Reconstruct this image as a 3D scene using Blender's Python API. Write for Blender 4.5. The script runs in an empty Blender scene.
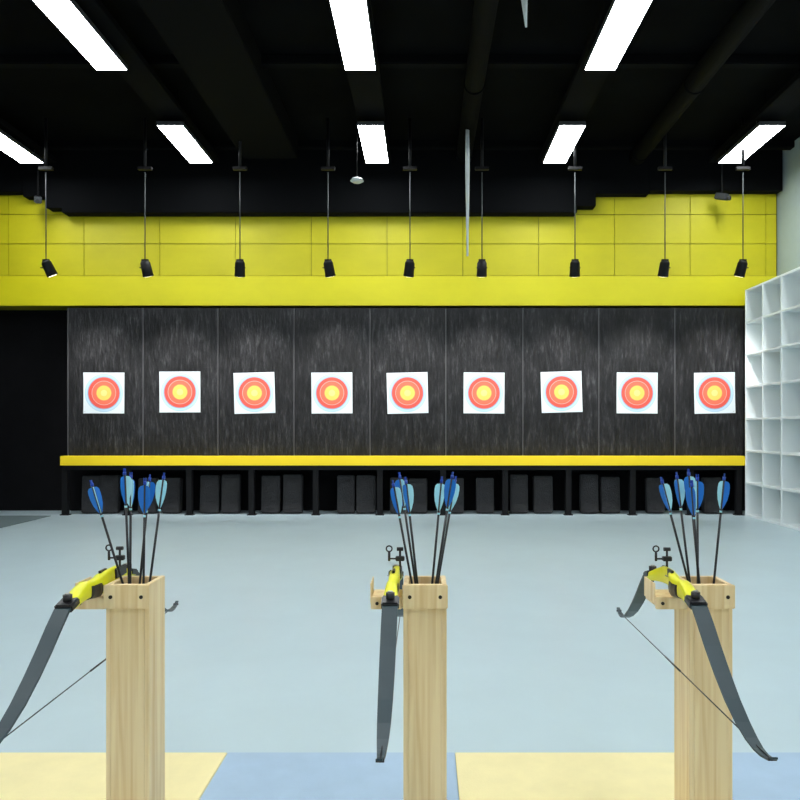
import bpy, bmesh, math, random
from mathutils import Vector, Matrix, Euler
random.seed(7)
scene = bpy.context.scene
scene.view_settings.view_transform = 'Standard'
scene.view_settings.look = 'None'

# ------------------------------------------------------------ materials
def new_mat(name):
    m = bpy.data.materials.new(name); m.use_nodes = True
    nt = m.node_tree
    return m, nt, nt.nodes['Principled BSDF']

def plain(name, col, rough=0.6, metal=0.0, spec=0.5, noise=0.0, nscale=(8,8,8), bump=0.0, bscale=60):
    m, nt, b = new_mat(name)
    b.inputs['Base Color'].default_value = (*col, 1)
    b.inputs['Roughness'].default_value = rough
    b.inputs['Metallic'].default_value = metal
    b.inputs['Specular IOR Level'].default_value = spec
    tc = nt.nodes.new('ShaderNodeTexCoord')
    if noise > 0:
        mp = nt.nodes.new('ShaderNodeMapping'); mp.inputs['Scale'].default_value = nscale
        nz = nt.nodes.new('ShaderNodeTexNoise'); nz.inputs['Scale'].default_value = 1.0
        nz.inputs['Detail'].default_value = 6; nz.inputs['Roughness'].default_value = 0.65
        cr = nt.nodes.new('ShaderNodeValToRGB')
        cr.color_ramp.elements[0].position = .3; cr.color_ramp.elements[1].position = .7
        lo = [max(0, c*(1-noise)) for c in col]; hi = [min(1, c*(1+noise)) for c in col]
        cr.color_ramp.elements[0].color = (*lo, 1); cr.color_ramp.elements[1].color = (*hi, 1)
        nt.links.new(tc.outputs['Object'], mp.inputs[0]); nt.links.new(mp.outputs[0], nz.inputs['Vector'])
        nt.links.new(nz.outputs['Fac'], cr.inputs[0]); nt.links.new(cr.outputs[0], b.inputs['Base Color'])
    if bump > 0:
        n2 = nt.nodes.new('ShaderNodeTexNoise'); n2.inputs['Scale'].default_value = bscale
        n2.inputs['Detail'].default_value = 5
        bp = nt.nodes.new('ShaderNodeBump'); bp.inputs['Strength'].default_value = bump
        bp.inputs['Distance'].default_value = 0.02
        nt.links.new(tc.outputs['Object'], n2.inputs['Vector'])
        nt.links.new(n2.outputs['Fac'], bp.inputs['Height']); nt.links.new(bp.outputs[0], b.inputs['Normal'])
    return m

def foam_mat():
    m, nt, b = new_mat('rough_black_foam_board')
    tc = nt.nodes.new('ShaderNodeTexCoord'); oi = nt.nodes.new('ShaderNodeObjectInfo')
    mul = nt.nodes.new('ShaderNodeMath'); mul.operation='MULTIPLY'; mul.inputs[1].default_value=37.0
    nt.links.new(oi.outputs['Random'], mul.inputs[0])
    off = nt.nodes.new('ShaderNodeVectorMath'); off.operation='ADD'
    nt.links.new(tc.outputs['Object'], off.inputs[0]); nt.links.new(mul.outputs[0], off.inputs[1])
    def nz(scale, det):
        mp = nt.nodes.new('ShaderNodeMapping'); mp.inputs['Scale'].default_value = scale
        n = nt.nodes.new('ShaderNodeTexNoise'); n.inputs['Scale'].default_value=1; n.inputs['Detail'].default_value=det
        n.inputs['Roughness'].default_value=.7
        nt.links.new(off.outputs[0], mp.inputs[0]); nt.links.new(mp.outputs[0], n.inputs['Vector']); return n
    a = nz((26,26,5), 8); c = nz((3,3,1.2), 4)
    cr = nt.nodes.new('ShaderNodeValToRGB'); e = cr.color_ramp.elements
    e[0].position=.38; e[0].color=(.007,.007,.008,1); e[1].position=.55; e[1].color=(.020,.020,.022,1)
    x = e.new(.66); x.color=(.055,.055,.058,1)
    nt.links.new(a.outputs['Fac'], cr.inputs[0])
    cr2 = nt.nodes.new('ShaderNodeValToRGB'); f = cr2.color_ramp.elements
    f[0].position=.35; f[0].color=(.55,.55,.55,1); f[1].position=.65; f[1].color=(1.3,1.3,1.3,1)
    nt.links.new(c.outputs['Fac'], cr2.inputs[0])
    mx = nt.nodes.new('ShaderNodeVectorMath'); mx.operation='MULTIPLY'
    nt.links.new(cr.outputs[0], mx.inputs[0]); nt.links.new(cr2.outputs[0], mx.inputs[1])
    nt.links.new(mx.outputs[0], b.inputs['Base Color'])
    bp = nt.nodes.new('ShaderNodeBump'); bp.inputs['Strength'].default_value=1.0; bp.inputs['Distance'].default_value=.03
    nt.links.new(a.outputs['Fac'], bp.inputs['Height']); nt.links.new(bp.outputs[0], b.inputs['Normal'])
    b.inputs['Roughness'].default_value=.55; b.inputs['Specular IOR Level'].default_value=.32
    return m

def emit(name, col, s):
    m, nt, b = new_mat(name)
    b.inputs['Base Color'].default_value = (*col, 1)
    b.inputs['Emission Color'].default_value = (*col, 1)
    b.inputs['Emission Strength'].default_value = s
    return m

def wood_mat():
    m, nt, b = new_mat('pine_wood')
    tc = nt.nodes.new('ShaderNodeTexCoord')
    mp = nt.nodes.new('ShaderNodeMapping'); mp.inputs['Scale'].default_value = (38, 38, 1.3)
    nz = nt.nodes.new('ShaderNodeTexNoise'); nz.inputs['Scale'].default_value = 1.2
    nz.inputs['Detail'].default_value = 5; nz.inputs['Distortion'].default_value = 0.5
    cr = nt.nodes.new('ShaderNodeValToRGB')
    e = cr.color_ramp.elements
    e[0].position = .3; e[0].color = (.76, .53, .25, 1)
    e[1].position = .6; e[1].color = (.93, .75, .45, 1)
    nt.links.new(tc.outputs['Object'], mp.inputs[0]); nt.links.new(mp.outputs[0], nz.inputs['Vector'])
    nt.links.new(nz.outputs['Fac'], cr.inputs[0]); nt.links.new(cr.outputs[0], b.inputs['Base Color'])
    b.inputs['Roughness'].default_value = .5
    return m

def target_mat():
    m, nt, b = new_mat('target_face_print')
    tc = nt.nodes.new('ShaderNodeTexCoord')
    sep = nt.nodes.new('ShaderNodeSeparateXYZ')
    cmb = nt.nodes.new('ShaderNodeCombineXYZ')
    ln = nt.nodes.new('ShaderNodeVectorMath'); ln.operation = 'LENGTH'
    cr = nt.nodes.new('ShaderNodeValToRGB'); cr.color_ramp.interpolation = 'CONSTANT'
    nt.links.new(tc.outputs['Object'], sep.inputs[0])
    nt.links.new(sep.outputs[0], cmb.inputs[0]); nt.links.new(sep.outputs[2], cmb.inputs[2])
    nt.links.new(cmb.outputs[0], ln.inputs[0]); nt.links.new(ln.outputs['Value'], cr.inputs[0])
    stops = [(0, (.95,.72,.25)), (.045, (.90,.55,.10)), (.05, (.93,.62,.12)), (.105, (.80,.25,.10)), (.110, (.85,.16,.09)),
             (.165, (.75,.42,.38)), (.172, (.80,.10,.07)), (.225, (.25,.45,.65)), (.236, (.50,.70,.84)), (.268,(.30,.45,.6)),(.272, (.74,.82,.86))]
    el = cr.color_ramp.elements
    el[0].position = 0; el[0].color = (*stops[0][1], 1)
    el[1].position = stops[-1][0]; el[1].color = (*stops[-1][1], 1)
    for p, c in stops[1:-1]:
        n = el.new(p); n.color = (*c, 1)
    nt.links.new(cr.outputs[0], b.inputs['Base Color'])
    b.inputs['Roughness'].default_value = .7
    return m

M = {}
M['wood'] = wood_mat()
M['wood_dark'] = plain('box_inside_wood', (.25,.16,.08), .7)
M['screw'] = plain('dark_screw', (.03,.025,.02), .4, .6)
M['floor'] = plain('pale_blue_vinyl', (.48,.605,.655), .34, 0, .4, .04, (1.3,1.3,1.3))
M['mat_yellow'] = plain('yellow_foam_mat', (.86,.76,.40), .7, noise=.04, bump=.1, bscale=200)
M['mat_blue'] = plain('blue_foam_mat', (.38,.52,.67), .7, noise=.04, bump=.1, bscale=200)
M['mat_grey'] = plain('grey_mat', (.14,.19,.20), .7, noise=.05)
M['black_wall'] = plain('black_wall_paint', (.004,.004,.005), .8, spec=.12, noise=.3, nscale=(3,3,3))
M['ceil'] = plain('black_ceiling', (.0022,.0026,.003), .9, spec=.06, noise=.6, nscale=(1.2,1.2,1.2))
M['duct'] = plain('dark_duct', (.0032,.0036,.0042), .85, spec=.07)
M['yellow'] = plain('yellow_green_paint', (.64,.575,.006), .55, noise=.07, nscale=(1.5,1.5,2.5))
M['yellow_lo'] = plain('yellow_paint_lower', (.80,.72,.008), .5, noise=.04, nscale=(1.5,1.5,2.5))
M['yellow_seam'] = plain('yellow_seam', (.22,.20,.004), .7)
M['rail'] = plain('yellow_rail_paint', (1.0,.74,.015), .5)
M['foam'] = foam_mat()
M['seam'] = plain('grey_strip', (.10,.10,.105), .5)
M['block'] = plain('foam_block', (.016,.016,.018), .75, noise=.4, nscale=(12,12,12), bump=.5, bscale=60)
M['frameblk'] = plain('black_stand_steel', (.006,.006,.007), .6, spec=.2)
M['white'] = plain('white_laminate', (.88,.95,.96), .5)
M['wallw'] = plain('pale_wall_paint', (.40,.49,.50), .7, noise=.03)
M['wallr'] = plain('rear_wall_paint', (.65,.68,.70), .8, noise=.03)
M['panel'] = emit('led_diffuser', (.94,.98,1.0), 27)
M['frame'] = plain('light_frame', (.05,.055,.06), .5)
M['blackmetal'] = plain('black_metal', (.006,.006,.007), .5, .0, .25)
M['greyrod'] = plain('grey_rod', (.05,.06,.06), .5, .3)
M['lens'] = emit('spot_lens', (1,.95,.85), 3)
M['target'] = target_mat()
M['pin'] = plain('pin_metal', (.5,.5,.5), .3, .9)
M['riser'] = plain('fluoro_yellow_riser', (.84,.82,.01), .35)
M['limb'] = plain('slate_limb', (.018,.042,.052), .38, noise=.1, spec=.4)
M['blk'] = plain('black_plastic', (.012,.012,.014), .35)
M['string'] = plain('bow_string', (.03,.03,.035), .6)
M['shaft'] = plain('carbon_shaft', (.008,.008,.010), .3)
M['fblue'] = plain('blue_vane', (.008,.17,.62), .45)
M['fcyan'] = plain('pale_cyan_vane', (.40,.78,.90), .45)
M['nock'] = plain('blue_nock', (.01,.06,.42), .35)
M['plasticw'] = plain('white_plastic', (.6,.65,.65), .4)

# ------------------------------------------------------------ mesh builder
class MB:
    def __init__(s): s.v=[]; s.f=[]; s.m=[]; s.mats=[]; s.sm=[]
    def mi(s, k):
        if k not in s.mats: s.mats.append(k)
        return s.mats.index(k)
    def add(s, verts, faces, k, smooth=False):
        o=len(s.v); s.v += [tuple(v) for v in verts]; i=s.mi(k)
        for f in faces: s.f.append([o+a for a in f]); s.m.append(i); s.sm.append(smooth)
    def box(s, lo, hi, k, bev=0.0, rot=None, piv=None):
        bm=bmesh.new(); bmesh.ops.create_cube(bm, size=1)
        c=Vector([(a+b)/2 for a,b in zip(lo,hi)]); d=[b-a for a,b in zip(lo,hi)]
        for v in bm.verts: v.co=Vector((v.co.x*d[0], v.co.y*d[1], v.co.z*d[2]))
        if bev>0: bmesh.ops.bevel(bm, geom=bm.edges[:], offset=bev, segments=2, affect='EDGES')
        mt = Euler(rot).to_matrix() if rot else Matrix.Identity(3)
        bm.verts.index_update()
        s.add([mt@v.co+c for v in bm.verts], [[v.index for v in f.verts] for f in bm.faces], k)
        bm.free()
    def cyl(s, p1, p2, r1, k, r2=None, n=14, cap=True):
        p1=Vector(p1); p2=Vector(p2); r2=r1 if r2 is None else r2
        q=(p2-p1).to_track_quat('Z','Y').to_matrix()
        vs=[]
        for p,r in((p1,r1),(p2,r2)):
            for i in range(n):
                a=2*math.pi*i/n; vs.append(p+q@Vector((r*math.cos(a), r*math.sin(a),0)))
        s.add(vs, [[i,(i+1)%n,n+(i+1)%n,n+i] for i in range(n)], k, True)
        if cap: s.add(vs, [list(range(n))[::-1], list(range(n,2*n))], k)
    def sweep(s, rings, k, smooth=True):
        n=len(rings[0]); vs=[p for r in rings for p in r]; fs=[]
        for j in range(len(rings)-1):
            for i in range(n):
                fs.append([j*n+i, j*n+(i+1)%n, (j+1)*n+(i+1)%n, (j+1)*n+i])
        s.add(vs, fs, k, smooth)
        L=(len(rings)-1)*n
        s.add(vs, [list(range(n))[::-1], [L+i for i in range(n)]], k)
    def build(s, name, loc=(0,0,0), rot=(0,0,0)):
        me=bpy.data.meshes.new(name); me.from_pydata(s.v, [], s.f)
        for k in s.mats: me.materials.append(M[k])
        for p,i,b in zip(me.polygons, s.m, s.sm): p.material_index=i; p.use_smooth=b
        me.update()
        bm=bmesh.new(); bm.from_mesh(me); bmesh.ops.remove_doubles(bm, verts=bm.verts, dist=1e-6)
        bmesh.ops.recalc_face_normals(bm, faces=bm.faces); bm.to_mesh(me); bm.free()
        ob=bpy.data.objects.new(name, me); scene.collection.objects.link(ob)
        ob.location=loc; ob.rotation_euler=rot
        return ob
def simple(name, lo, hi, k, bev=0.0):
    c=Vector([(a+b)/2 for a,b in zip(lo,hi)])
    b=MB(); b.box(Vector(lo)-c, Vector(hi)-c, k, bev); return b.build(name, c)

CH=1.25; F=720.0
def PX(px, d): return (px-425)*d/F
def PZ(py, d): return CH-(py-428)*d/F
XL, XR, YB, YF, ZC = -7.2, 5.15, 10.9, -3.2, 5.25

# ------------------------------------------------------------ room
simple('floor', (XL,YF,-.1), (XR,YB,0), 'floor')
simple('ceiling', (XL,YF,ZC), (XR,YB,ZC+.1), 'ceil')
simple('wall_back', (XL-.1,YB,-.1), (XR+.1,YB+.1,ZC+.1), 'black_wall')
simple('wall_left', (XL-.1,YF,-.1), (XL,YB,ZC+.1), 'black_wall')
simple('wall_right', (XR,YF,-.1), (XR+.1,YB,ZC+.1), 'wallw')
simple('wall_front', (XL-.1,YF-.1,-.1), (XR+.1,YF,ZC+.1), 'wallr')

# foam floor mats (checker), thin
tw=.868; x0=-.754
b=MB()
for j in range(4):
    y1=2.75-j*tw; y0=y1-tw
    for i in range(-7,6):
        xa=x0+i*tw; xb=xa+tw
        xa=max(xa,XL+.02); xb=min(xb,XR-.02)
        if xb<=xa: continue
        b.box((xa+.001,y0+.001,0.0005),(xb-.001,y1-.001,.012), 'mat_blue' if (i+j)%2==0 else 'mat_yellow', .002)
b.build('foam_floor_mat')
simple('grey_floor_mat', (XL+.05,7.3,.0005), (-5.30,10.2,.01), 'mat_grey', .002)

# ------------------------------------------------------------ yellow fascia panelling
b=MB()
YW=10.50
b.box((XL+.01,YW+.02,3.03),(XR-.01,10.88,4.72),'yellow_seam')
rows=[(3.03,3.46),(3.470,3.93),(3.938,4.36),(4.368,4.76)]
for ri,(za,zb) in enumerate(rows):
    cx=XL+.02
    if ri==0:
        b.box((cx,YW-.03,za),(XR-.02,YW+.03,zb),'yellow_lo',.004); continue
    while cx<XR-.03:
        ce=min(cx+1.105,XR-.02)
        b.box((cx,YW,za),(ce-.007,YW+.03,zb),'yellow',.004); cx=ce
b.build('yellow_wall_panelling')
# dark soffit beam with ragged step
b=MB()
zb0=PZ(213,10.3)
b.box((PX(62,10.3),10.28,zb0),(PX(577,10.3),10.49,ZC-.005),'duct',.01)
b.box((PX(577,10.3),10.30,PZ(206,10.3)),(PX(596,10.3),10.49,ZC-.005),'duct',.005)
b.box((PX(46,10.3),10.30,PZ(208,10.3)),(PX(62,10.3),10.49,ZC-.005),'duct',.005)
b.box((PX(22,10.3),10.32,PZ(196,10.3)),(PX(46,10.3),10.49,ZC-.005),'duct',.005)
b.box((XL+.02,10.33,PZ(191,10.3)),(PX(22,10.3),10.49,ZC-.005),'duct',.005)
b.box((PX(596,10.3),10.33,PZ(193,10.3)),(PX(650,10.3),10.49,ZC-.005),'duct',.005)
b.box((PX(650,10.3),10.33,PZ(190,10.3)),(XR-.02,10.49,ZC-.005),'duct',.005)
b.build('ceiling_soffit_beam')

# ------------------------------------------------------------ backstop boards
edges=[68,143,218,294,370,446,523,599,675,744.5]
tcx=[104,180,254.5,332,407.5,484,561.5,637,714.5]
tcy=[393,392,393,393,393,393,392,393,393]
YFc=10.40
for i in range(9):
    xa,xb=PX(edges[i],YFc),PX(edges[i+1],YFc)
    c=Vector(((xa+xb)/2,YFc+.06,(2.985+.80)/2)); b=MB()
    hx=(xb-xa)/2; hz=(2.985-.80)/2
    b.box((-hx+.010,-.06,-hz),(hx-.010,.06,hz),'foam',.006)
    b.box((-hx-.007,-.066,-hz),(-hx+.005,.05,hz),'seam',.002)
    b.build('archery_backstop_board',c)
    # paper target
    b=MB(); s=.295; n=10; vs=[]; fs=[]
    cl=[random.uniform(0,.012) for _ in range(4)]
    for jj in range(n+1):
        for ii in range(n+1):
            u=ii/n*2-1; w=jj/n*2-1
            k=(0 if u<0 else 1)+(0 if w<0 else 2)
            vs.append((u*s,-.004-cl[k]*(abs(u*w)**3),w*s))
    for jj in range(n):
        for ii in range(n):
            a=jj*(n+1)+ii; fs.append([a,a+1,a+n+2,a+n+1])
    b.add(vs,fs,'target',True)
    bk=[(x,y+.003,z) for x,y,z in vs]; b.add(bk,[f[::-1] for f in fs],'plasticw',True)
    for u in(-1,1):
        for w in(-1,1):
            b.cyl((u*.27,-.004,w*.27),(u*.27,-.016,w*.27),.006,'pin',n=8)
    b.build('archery_target_face',(PX(tcx[i],YFc),YFc,PZ(tcy[i],YFc)),(0,math.radians(random.uniform(-2,2)),0))

# rail
b=MB()
b.box((PX(62,10.3),10.24,PZ(465.5,10.26)),(PX(745,10.25),10.385,PZ(456,10.26)),'rail',.006)
b.box((PX(64,10.3),10.29,PZ(470,10.28)),(PX(744,10.25),10.38,PZ(465.7,10.26)),'blackmetal')
for p in (66,128,190,252,316,380,443,505,568,632,690,738):
    x=PX(p,10.35); b.box((x-.04,10.30,0),(x+.04,10.38,PZ(468,10.28)),'frameblk',.004)
    b.box((x-.06,10.29,0),(x+.06,10.385,.015),'frameblk')
b.build('yellow_target_rail')
# foam blocks leaned beneath rail
for p in (92,110,148,172,210,231,271,293,346,366,399,418,455,485,519,543,589,610,655,712):
    d=10.50; x=PX(p,d); h=random.uniform(.50,.57); w=random.uniform(.125,.14)
    b=MB(); b.box((-w,-.06,0),(w,.06,h),'block',.012)
    b.box((-w+.03,-.065,.06),(w-.03,-.058,h-.06),'block',.003)
    b.build('foam_block',(x,d,0.012),(math.radians(-4),0,math.radians(random.uniform(-6,6))))

# ------------------------------------------------------------ cubby shelf on right wall
b=MB()
ya,yb=5.6,10.23; xs0,xs1=PX(745,yb),XR-.01; zt=CH+138*yb/F
b.box((xs1-.02,ya,0),(xs1,yb,zt),'white')
nc=9; nr=7
for i in range(nc+1):
    y=ya+(yb-ya-.03)*i/nc; b.box((xs0,y,0),(xs1-.015,y+.03,zt),'white',.003)
for j in range(nr+1):
    z=(zt-.03)*j/nr; b.box((xs0+.002,ya+.001,z),(xs1-.015,yb-.001,z+.03),'white',.003)
b.build('white_cubby_shelf')

# ------------------------------------------------------------ ceiling lights
cols=[-5.34,-3.04,-.65,1.76,4.14]
ZP=CH+3.6
for r,y0 in enumerate([8.58,6.04,3.50,.96,-1.58]):
    for ci,x in enumerate(cols):
        b=MB()
        b.box((-.15,-.60,0),(.15,.60,.006),'panel')
        b.box((-.158,-.608,.004),(.158,.608,.055),'frame',.003)
        for sx,sy in((-.12,-.45),(.12,-.45),(-.12,.45),(.12,.45)):
            b.cyl((sx,sy,.05),(sx,sy,.12),.004,'greyrod',n=6)
        b.build('ceiling_light_panel',(x-(.11 if (ci==1 and r==1) else 0),y0+.60,ZP))
for x in cols:
    b=MB(); b.box((-.17,-3.0+0,.0),(.17,10.1,.07),'duct',.006)
    for y in (-2,0.9,3.4,5.95,8.5,10.0):
        for s_ in(-.12,.12): b.cyl((s_,y,.06),(s_,y,ZC-ZP-.12),.006,'duct',n=6)
    b.build('ceiling_light_channel',(x,0,ZP+.12))
for y in (7.7,10.0):
    simple('ceiling_beam',(XL+.01,y,ZC-.10),(XR-.01,y+.12,ZC-.001),'duct',.01)
b=MB()
for xx in (.55,3.0):
    b.cyl((xx,-3,ZC-.17),(xx,10.2,ZC-.17),.11,'duct',n=20)
    for y in range(-2,11,2): b.cyl((xx,y,ZC-.17),(xx,y+.04,ZC-.17),.12,'duct',n=20)
    b.build('ceiling_duct'); b=MB()
simple('ceiling_air_duct',(-2.5,-3,ZC-.30),(-1.75,9.9,ZC-.002),'duct',.01)

# spotlights on individual drop rods
dS=9.3; zt_=PZ(168.5,dS)
tilts=[.35,.12,-.1,.15,-.12,.0,.05,-.05,-.15]
for i,p in enumerate([46,145,240,328,410,482,575,665,743]):
    x=PX(p,dS); b=MB(); hz=3.42
    b.box((-.09,-.025,zt_-.02-hz),(.09,.025,zt_+.02-hz),'blackmetal',.004)
    b.cyl((0,0,zt_-hz),(0,0,ZC-hz),.02,'blackmetal',n=10)
    b.cyl((0,0,zt_-.05-hz),(0,0,0),.007,'greyrod',n=8)
    b.box((-.045,-.012,-.03),(.045,.012,.01),'blackmetal',.003)
    vis=Vector((tilts[i],.35,-1)).normalized()
    c0=Vector((0,0,-.03))-vis*.02; c1=c0+vis*.20
    b.cyl(c0,c0+vis*.03,.045,'blackmetal',.062,n=20)
    b.cyl(c0+vis*.03,c1,.062,'blackmetal',.068,n=20)
    b.cyl(c1,c1+vis*.004,.050,'lens',n=20)
    b.cyl((-.07,0,-.10),(.07,0,-.10),.008,'blackmetal',n=8)
    b.build('hanging_spotlight',(x,dS,hz))
    L=bpy.data.lights.new('spot_lamp','SPOT'); L.energy=150; L.spot_size=math.radians(68); L.spot_blend=1.0
    L.color=(1,.98,.95); L.shadow_soft_size=.05
    lo=bpy.data.objects.new('spot_lamp',L); scene.collection.objects.link(lo)
    P=Vector((x,dS,hz))+c1+vis*.03; lo.location=P
    T=Vector((PX(tcx[i],YFc),YFc,1.74)); lo.rotation_euler=(T-P).to_track_quat('-Z','Y').to_euler()

# smoke detector, hanging conduits, cameras
d=9.0
b=MB(); z=PZ(181,d)
b.cyl((0,0,.03),(0,0,ZC-z),.005,'blackmetal',n=8); b.cyl((0,0,0),(0,0,.03),.085,'plasticw',.06,n=24); b.cyl((0,0,-.02),(0,0,0),.05,'plasticw',.085,n=24)
b.build('smoke_detector',(PX(357,d),d,z))
d=9.0; zb_=PZ(256,d); b=MB()
b.cyl((0,0,0),(0,0,1.1),.012,'plasticw',.028,n=10); b.cyl((0,0,1.1),(0,0,ZC-zb_),.028,'plasticw',.02,n=10)
b.build('hanging_white_cable_conduit',(PX(467.5,d),d,zb_))
d=6.0; b=MB(); zb_=PZ(27,d)
b.cyl((0,0,0),(-.03,0,.5),.008,'plasticw',.05,n=10); b.cyl((-.03,0,.5),(-.03,0,ZC-zb_),.05,'plasticw',.05,n=10)
b.build('hanging_white_cable_conduit',(PX(526,d),d,zb_))
for p,q in((38,200),(722,197)):
    d=10.2; b=MB(); z=PZ(q,d)
    b.cyl((0,0,.04),(0,0,ZC-z),.012,'blackmetal',n=8)
    b.box((-.05,-.10,-.04),(.05,.10,.05),'frame',.012,rot=(.35,0,.5))
    b.cyl((0.04,-.10,-.05),(.06,-.13,-.06),.03,'blk',n=14)
    b.build('security_camera',(PX(p,d),d,z))

# ------------------------------------------------------------ stations
HP=.775
def post(xc):
    b=MB(); W=.064; t=.014; H=HP
    for sx in(-1,1):
        b.box((min(sx*W,sx*(W-t)),0,0),(max(sx*W,sx*(W-t)),.13,H),'wood',.0015)
    b.box((-W+t+.0003,0,0),(W-t-.0003,t,H-.001),'wood',.001)
    b.box((-W+t+.0003,.13-t,0),(W-t-.0003,.13,H-.001),'wood',.001)
    b.box((-W+t,t,.20),(W-t,.13-t,.21),'wood_dark')
    b.box((-W-.003,-.012,H-.070),(W+.003,-.0005,H),'wood',.002)
    for sx in(-1,1):
        b.cyl((sx*.045,-.0115,H-.035),(sx*.045,-.0145,H-.035),.0055,'screw',n=12)
    # side bracket for the bow
    b.box((-W-.095,.015,.705),(-W-.0005,.115,.735),'wood',.003)
    b.box((-W-.097,.003,.700),(-W-.005,.0148,.7365),'wood',.002)
    b.box((-W-.099,.015,.715),(-W-.0955,.115,.775),'wood',.001)
    b.cyl((-W-.078,.0035,.718),(-W-.078,-.0005,.718),.005,'screw',n=12)
    return b.build('wooden_quiver_post',(xc,2.13,.0125))

def bow(xc, yaw=0, pitch=0, name='recurve_bow'):
    b=MB()
    st=[(-.215,0,-.022,.042,.022),(-.17,0,-.014,.042,.032),(-.135,.004,-.004,.032,.042),(-.10,.007,.004,.020,.052),(-.05,.008,.006,.019,.050),
        (-.02,.006,.002,.022,.056),(.01,.002,-.004,.033,.060),(.035,0,-.006,.029,.050),(.07,0,-.004,.028,.046),(.105,0,.000,.032,.052),
        (.14,0,-.004,.036,.044),(.175,0,-.012,.042,.034),(.215,0,-.022,.042,.022)]
    rings=[]
    for s,xo,zc,w,h in st:
        r=[]
        for i in range(12):
            a=2*math.pi*i/12; c,sn=math.cos(a),math.sin(a)
            r.append((xo+.5*w*math.copysign(abs(c)**.5,c), -s, zc+.5*h*math.copysign(abs(sn)**.5,sn)))
        rings.append(r)
    b.sweep(rings,'riser')
    # grip sleeve
    gr=[]
    for s_,zc_,w_,h_ in((.018,-.008,.032,.056),(.04,-.009,.032,.050),(.07,-.006,.031,.046),(.088,-.003,.032,.048)):
        gr.append([(.56*w_*math.cos(2*math.pi*i/12),-s_,zc_-.003+.54*h_*math.sin(2*math.pi*i/12)) for i in range(12)])
    b.sweep(gr,'blk')
    path=[(.185,-.004),(.23,-.024),(.27,-.056),(.32,-.100),(.38,-.148),(.44,-.190),(.50,-.222),(.545,-.239),(.58,-.247),(.61,-.248),(.635,-.244),(.66,-.232)]
    wid=[.042,.042,.042,.041,.039,.036,.032,.027,.022,.018,.015,.011]
    for sg in(-1,1):
        b.box((-.024,min(sg*.175,sg*.225),-.026),(.024,max(sg*.175,sg*.225),-.004),'blk',.004,rot=(-sg*.25,0,0))
        b.cyl((0,sg*.198,-.01),(0,sg*.198,.012),.012,'blk',n=16)
        b.cyl((0,sg*.198,.012),(0,sg*.198,.016),.007,'pin',n=12)
        rr=[]
        for k,((s,z),w) in enumerate(zip(path,wid)):
            a=path[max(k-1,0)]; c=path[min(k+1,len(path)-1)]
            t=Vector((0,sg*(c[0]-a[0]),c[1]-a[1])).normalized(); n=Vector((0,-t.z,t.y))*(1 if sg>0 else -1)
            th=.0075-.0035*k/len(path); p=Vector((0,sg*s,z))
            rr.append([p+Vector((w/2,0,0))+n*th/2, p+Vector((-w/2,0,0))+n*th/2, p+Vector((-w/2,0,0))-n*th/2, p+Vector((w/2,0,0))-n*th/2])
        b.sweep(rr,'limb',False)
        b.cyl((-.009,sg*.645,-.240),(.009,sg*.645,-.240),.004,'blk',n=8)
    b.cyl((0,-.645,-.243),(0,.645,-.243),.0015,'string',n=8)
    b.cyl((0,-.07,-.243),(0,.07,-.243),.0026,'blk',n=8)
    # sight
    b.box((.010,.06,-.006),(.022,.14,.026),'blk',.003)
    b.cyl((.016,.10,.018),(.016,.10,.082),.0035,'blk',n=10)
    b.box((.002,.092,.045),(.030,.108,.060),'blk',.002)
    b.cyl((-.018,.10,.052),(.024,.10,.052),.0028,'blk',n=8)
    b.cyl((-.018,.10,.045),(-.018,.10,.074),.004,'blk',n=8)
    for k in range(16):
        a=2*math.pi*k/16; a2=2*math.pi*(k+1)/16
        b.cyl((-.018+.009*math.cos(a),.10,.083+.009*math.sin(a)),(-.018+.009*math.cos(a2),.10,.083+.009*math.sin(a2)),.0025,'blk',n=6)
    b.cyl((.006,.10,.082),(.026,.10,.082),.006,'blk',n=10)
    b.box((-.004,-.005,.012),(.004,.035,.034),'blk',.001)
    b.cyl((.0,.02,.01),(-.018,.005,.018),.002,'pin',n=6)
    return b.build(name,(xc,2.15,.7905),(pitch,0,yaw))

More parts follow.
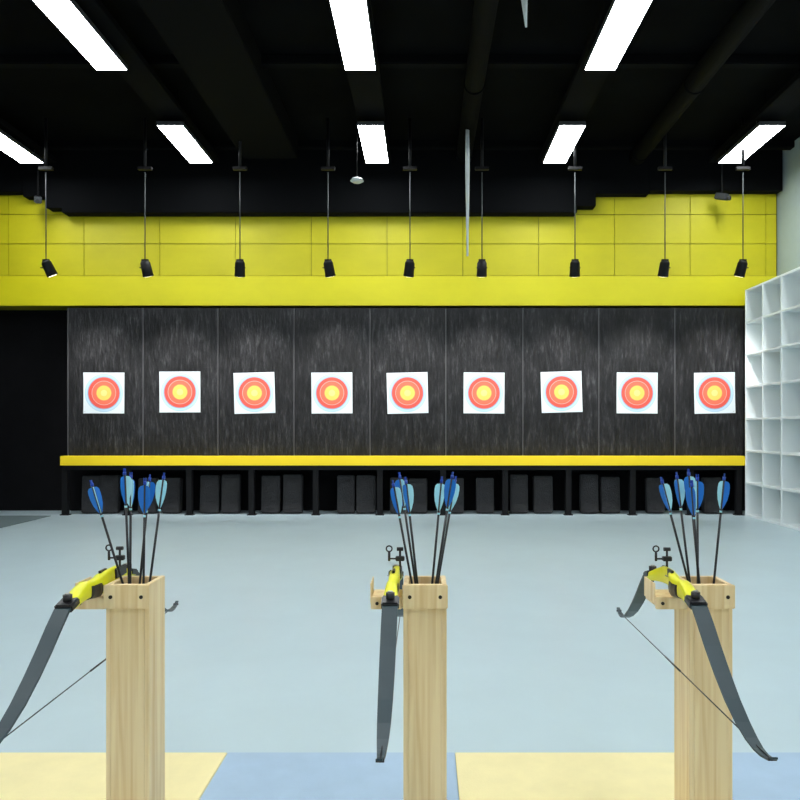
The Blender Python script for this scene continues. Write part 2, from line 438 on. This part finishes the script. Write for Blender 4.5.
def arrow(base, top, spin, xc, flip):
    base=Vector(base); top=Vector(top); dv=(top-base).normalized()
    Lg=.74
    while Lg>.4:
        e=top-dv*(Lg+.02)
        if abs(e.x-xc)<.042 and abs(e.y-2.195)<.042: break
        Lg-=.01
    b=MB()
    b.cyl((0,0,-Lg),(0,0,-.012),.0036,'shaft',n=10)
    b.cyl((0,0,-Lg-.02),(0,0,-Lg),.0005,'pin',.0036,n=10)
    b.cyl((0,0,-.014),(0,0,-.004),.0048,'nock',n=10)
    b.box((-.0042,-.002,-.004),(-.0015,.002,.006),'nock'); b.box((.0015,-.002,-.004),(.0042,.002,.006),'nock')
    b.cyl((0,0,-.112),(0,0,-.106),.0042,'fcyan',n=10)
    prof=[(-.104,.002),(-.090,.009),(-.072,.0155),(-.052,.019),(-.036,.0195),(-.024,.018),(-.018,.013),(-.016,.003)]
    for k in range(3):
        a=spin+2*math.pi*k/3; ca,sa=math.cos(a),math.sin(a); t=.0007
        vs=[]
        for sd in(-1,1):
            for z,r in prof: vs.append((r*ca-sa*t*sd, r*sa+ca*t*sd, z))
            for z,r in reversed(prof): vs.append((.002*ca-sa*t*sd,.002*sa+ca*t*sd,z))
        n=len(prof)*2; fs=[list(range(n)),list(range(n,2*n))[::-1]]+[[i,(i+1)%n,n+(i+1)%n,n+i] for i in range(n)]
        b.add(vs,fs,'fcyan' if (k==0 or (flip and k==1)) else 'fblue')
    ob=b.build('arrow',top); ob.rotation_euler=dv.to_track_quat('Z','Y').to_euler()
    return ob

stations=[(-.880,.089,0,.022,[(-45,482,-17,.0),(-11,475,-11,.03),(-8,470,-6,-.02),(10,477,2,.02),(14,479,12,-.03),(26,475,15,.01)]),
          (0.0,.094,0,-.008,[(-32,482,-16,.0),(-26,475,-12,.03),(-19,478,-9,-.03),(17,479,9,.02),(27,473,13,-.03),(31,479,16,.03)]),
          (.846,.108,-.022,-.014,[(-41,479,-17,.0),(-21,475,-12,.03),(-16,481,-8,-.03),(-14,471,-4,.0),(0,477,-2,.03),(18,475,11,-.02)])]
for xc,bo,yaw,pit,arr in stations:
    post(xc)
    bow(xc-bo,yaw,-pit if pit<0 else pit) if False else bow(xc-bo,yaw,pit)
    for q,(dx,py,bx,oy) in enumerate(arr):
        k=2.2/720
        arrow((xc+bx*k*.85,2.195+oy*.8,HP+.01),(xc+dx*k,2.195+oy*1.4,PZ(py,2.195)),random.uniform(0,2),xc,q%2==1)

# ------------------------------------------------------------ world + camera
w=bpy.data.worlds.new('World'); scene.world=w; w.use_nodes=True
w.node_tree.nodes['Background'].inputs[0].default_value=(.5,.55,.6,1)
w.node_tree.nodes['Background'].inputs[1].default_value=.05
cam=bpy.data.cameras.new('Camera'); co=bpy.data.objects.new('Camera',cam); scene.collection.objects.link(co)
co.location=(0,0,CH); co.rotation_euler=(math.radians(90),0,0)
cam.sensor_width=36; cam.lens=32.4; cam.shift_x=-25/800; cam.shift_y=28/800
cam.clip_start=.05
scene.camera=co
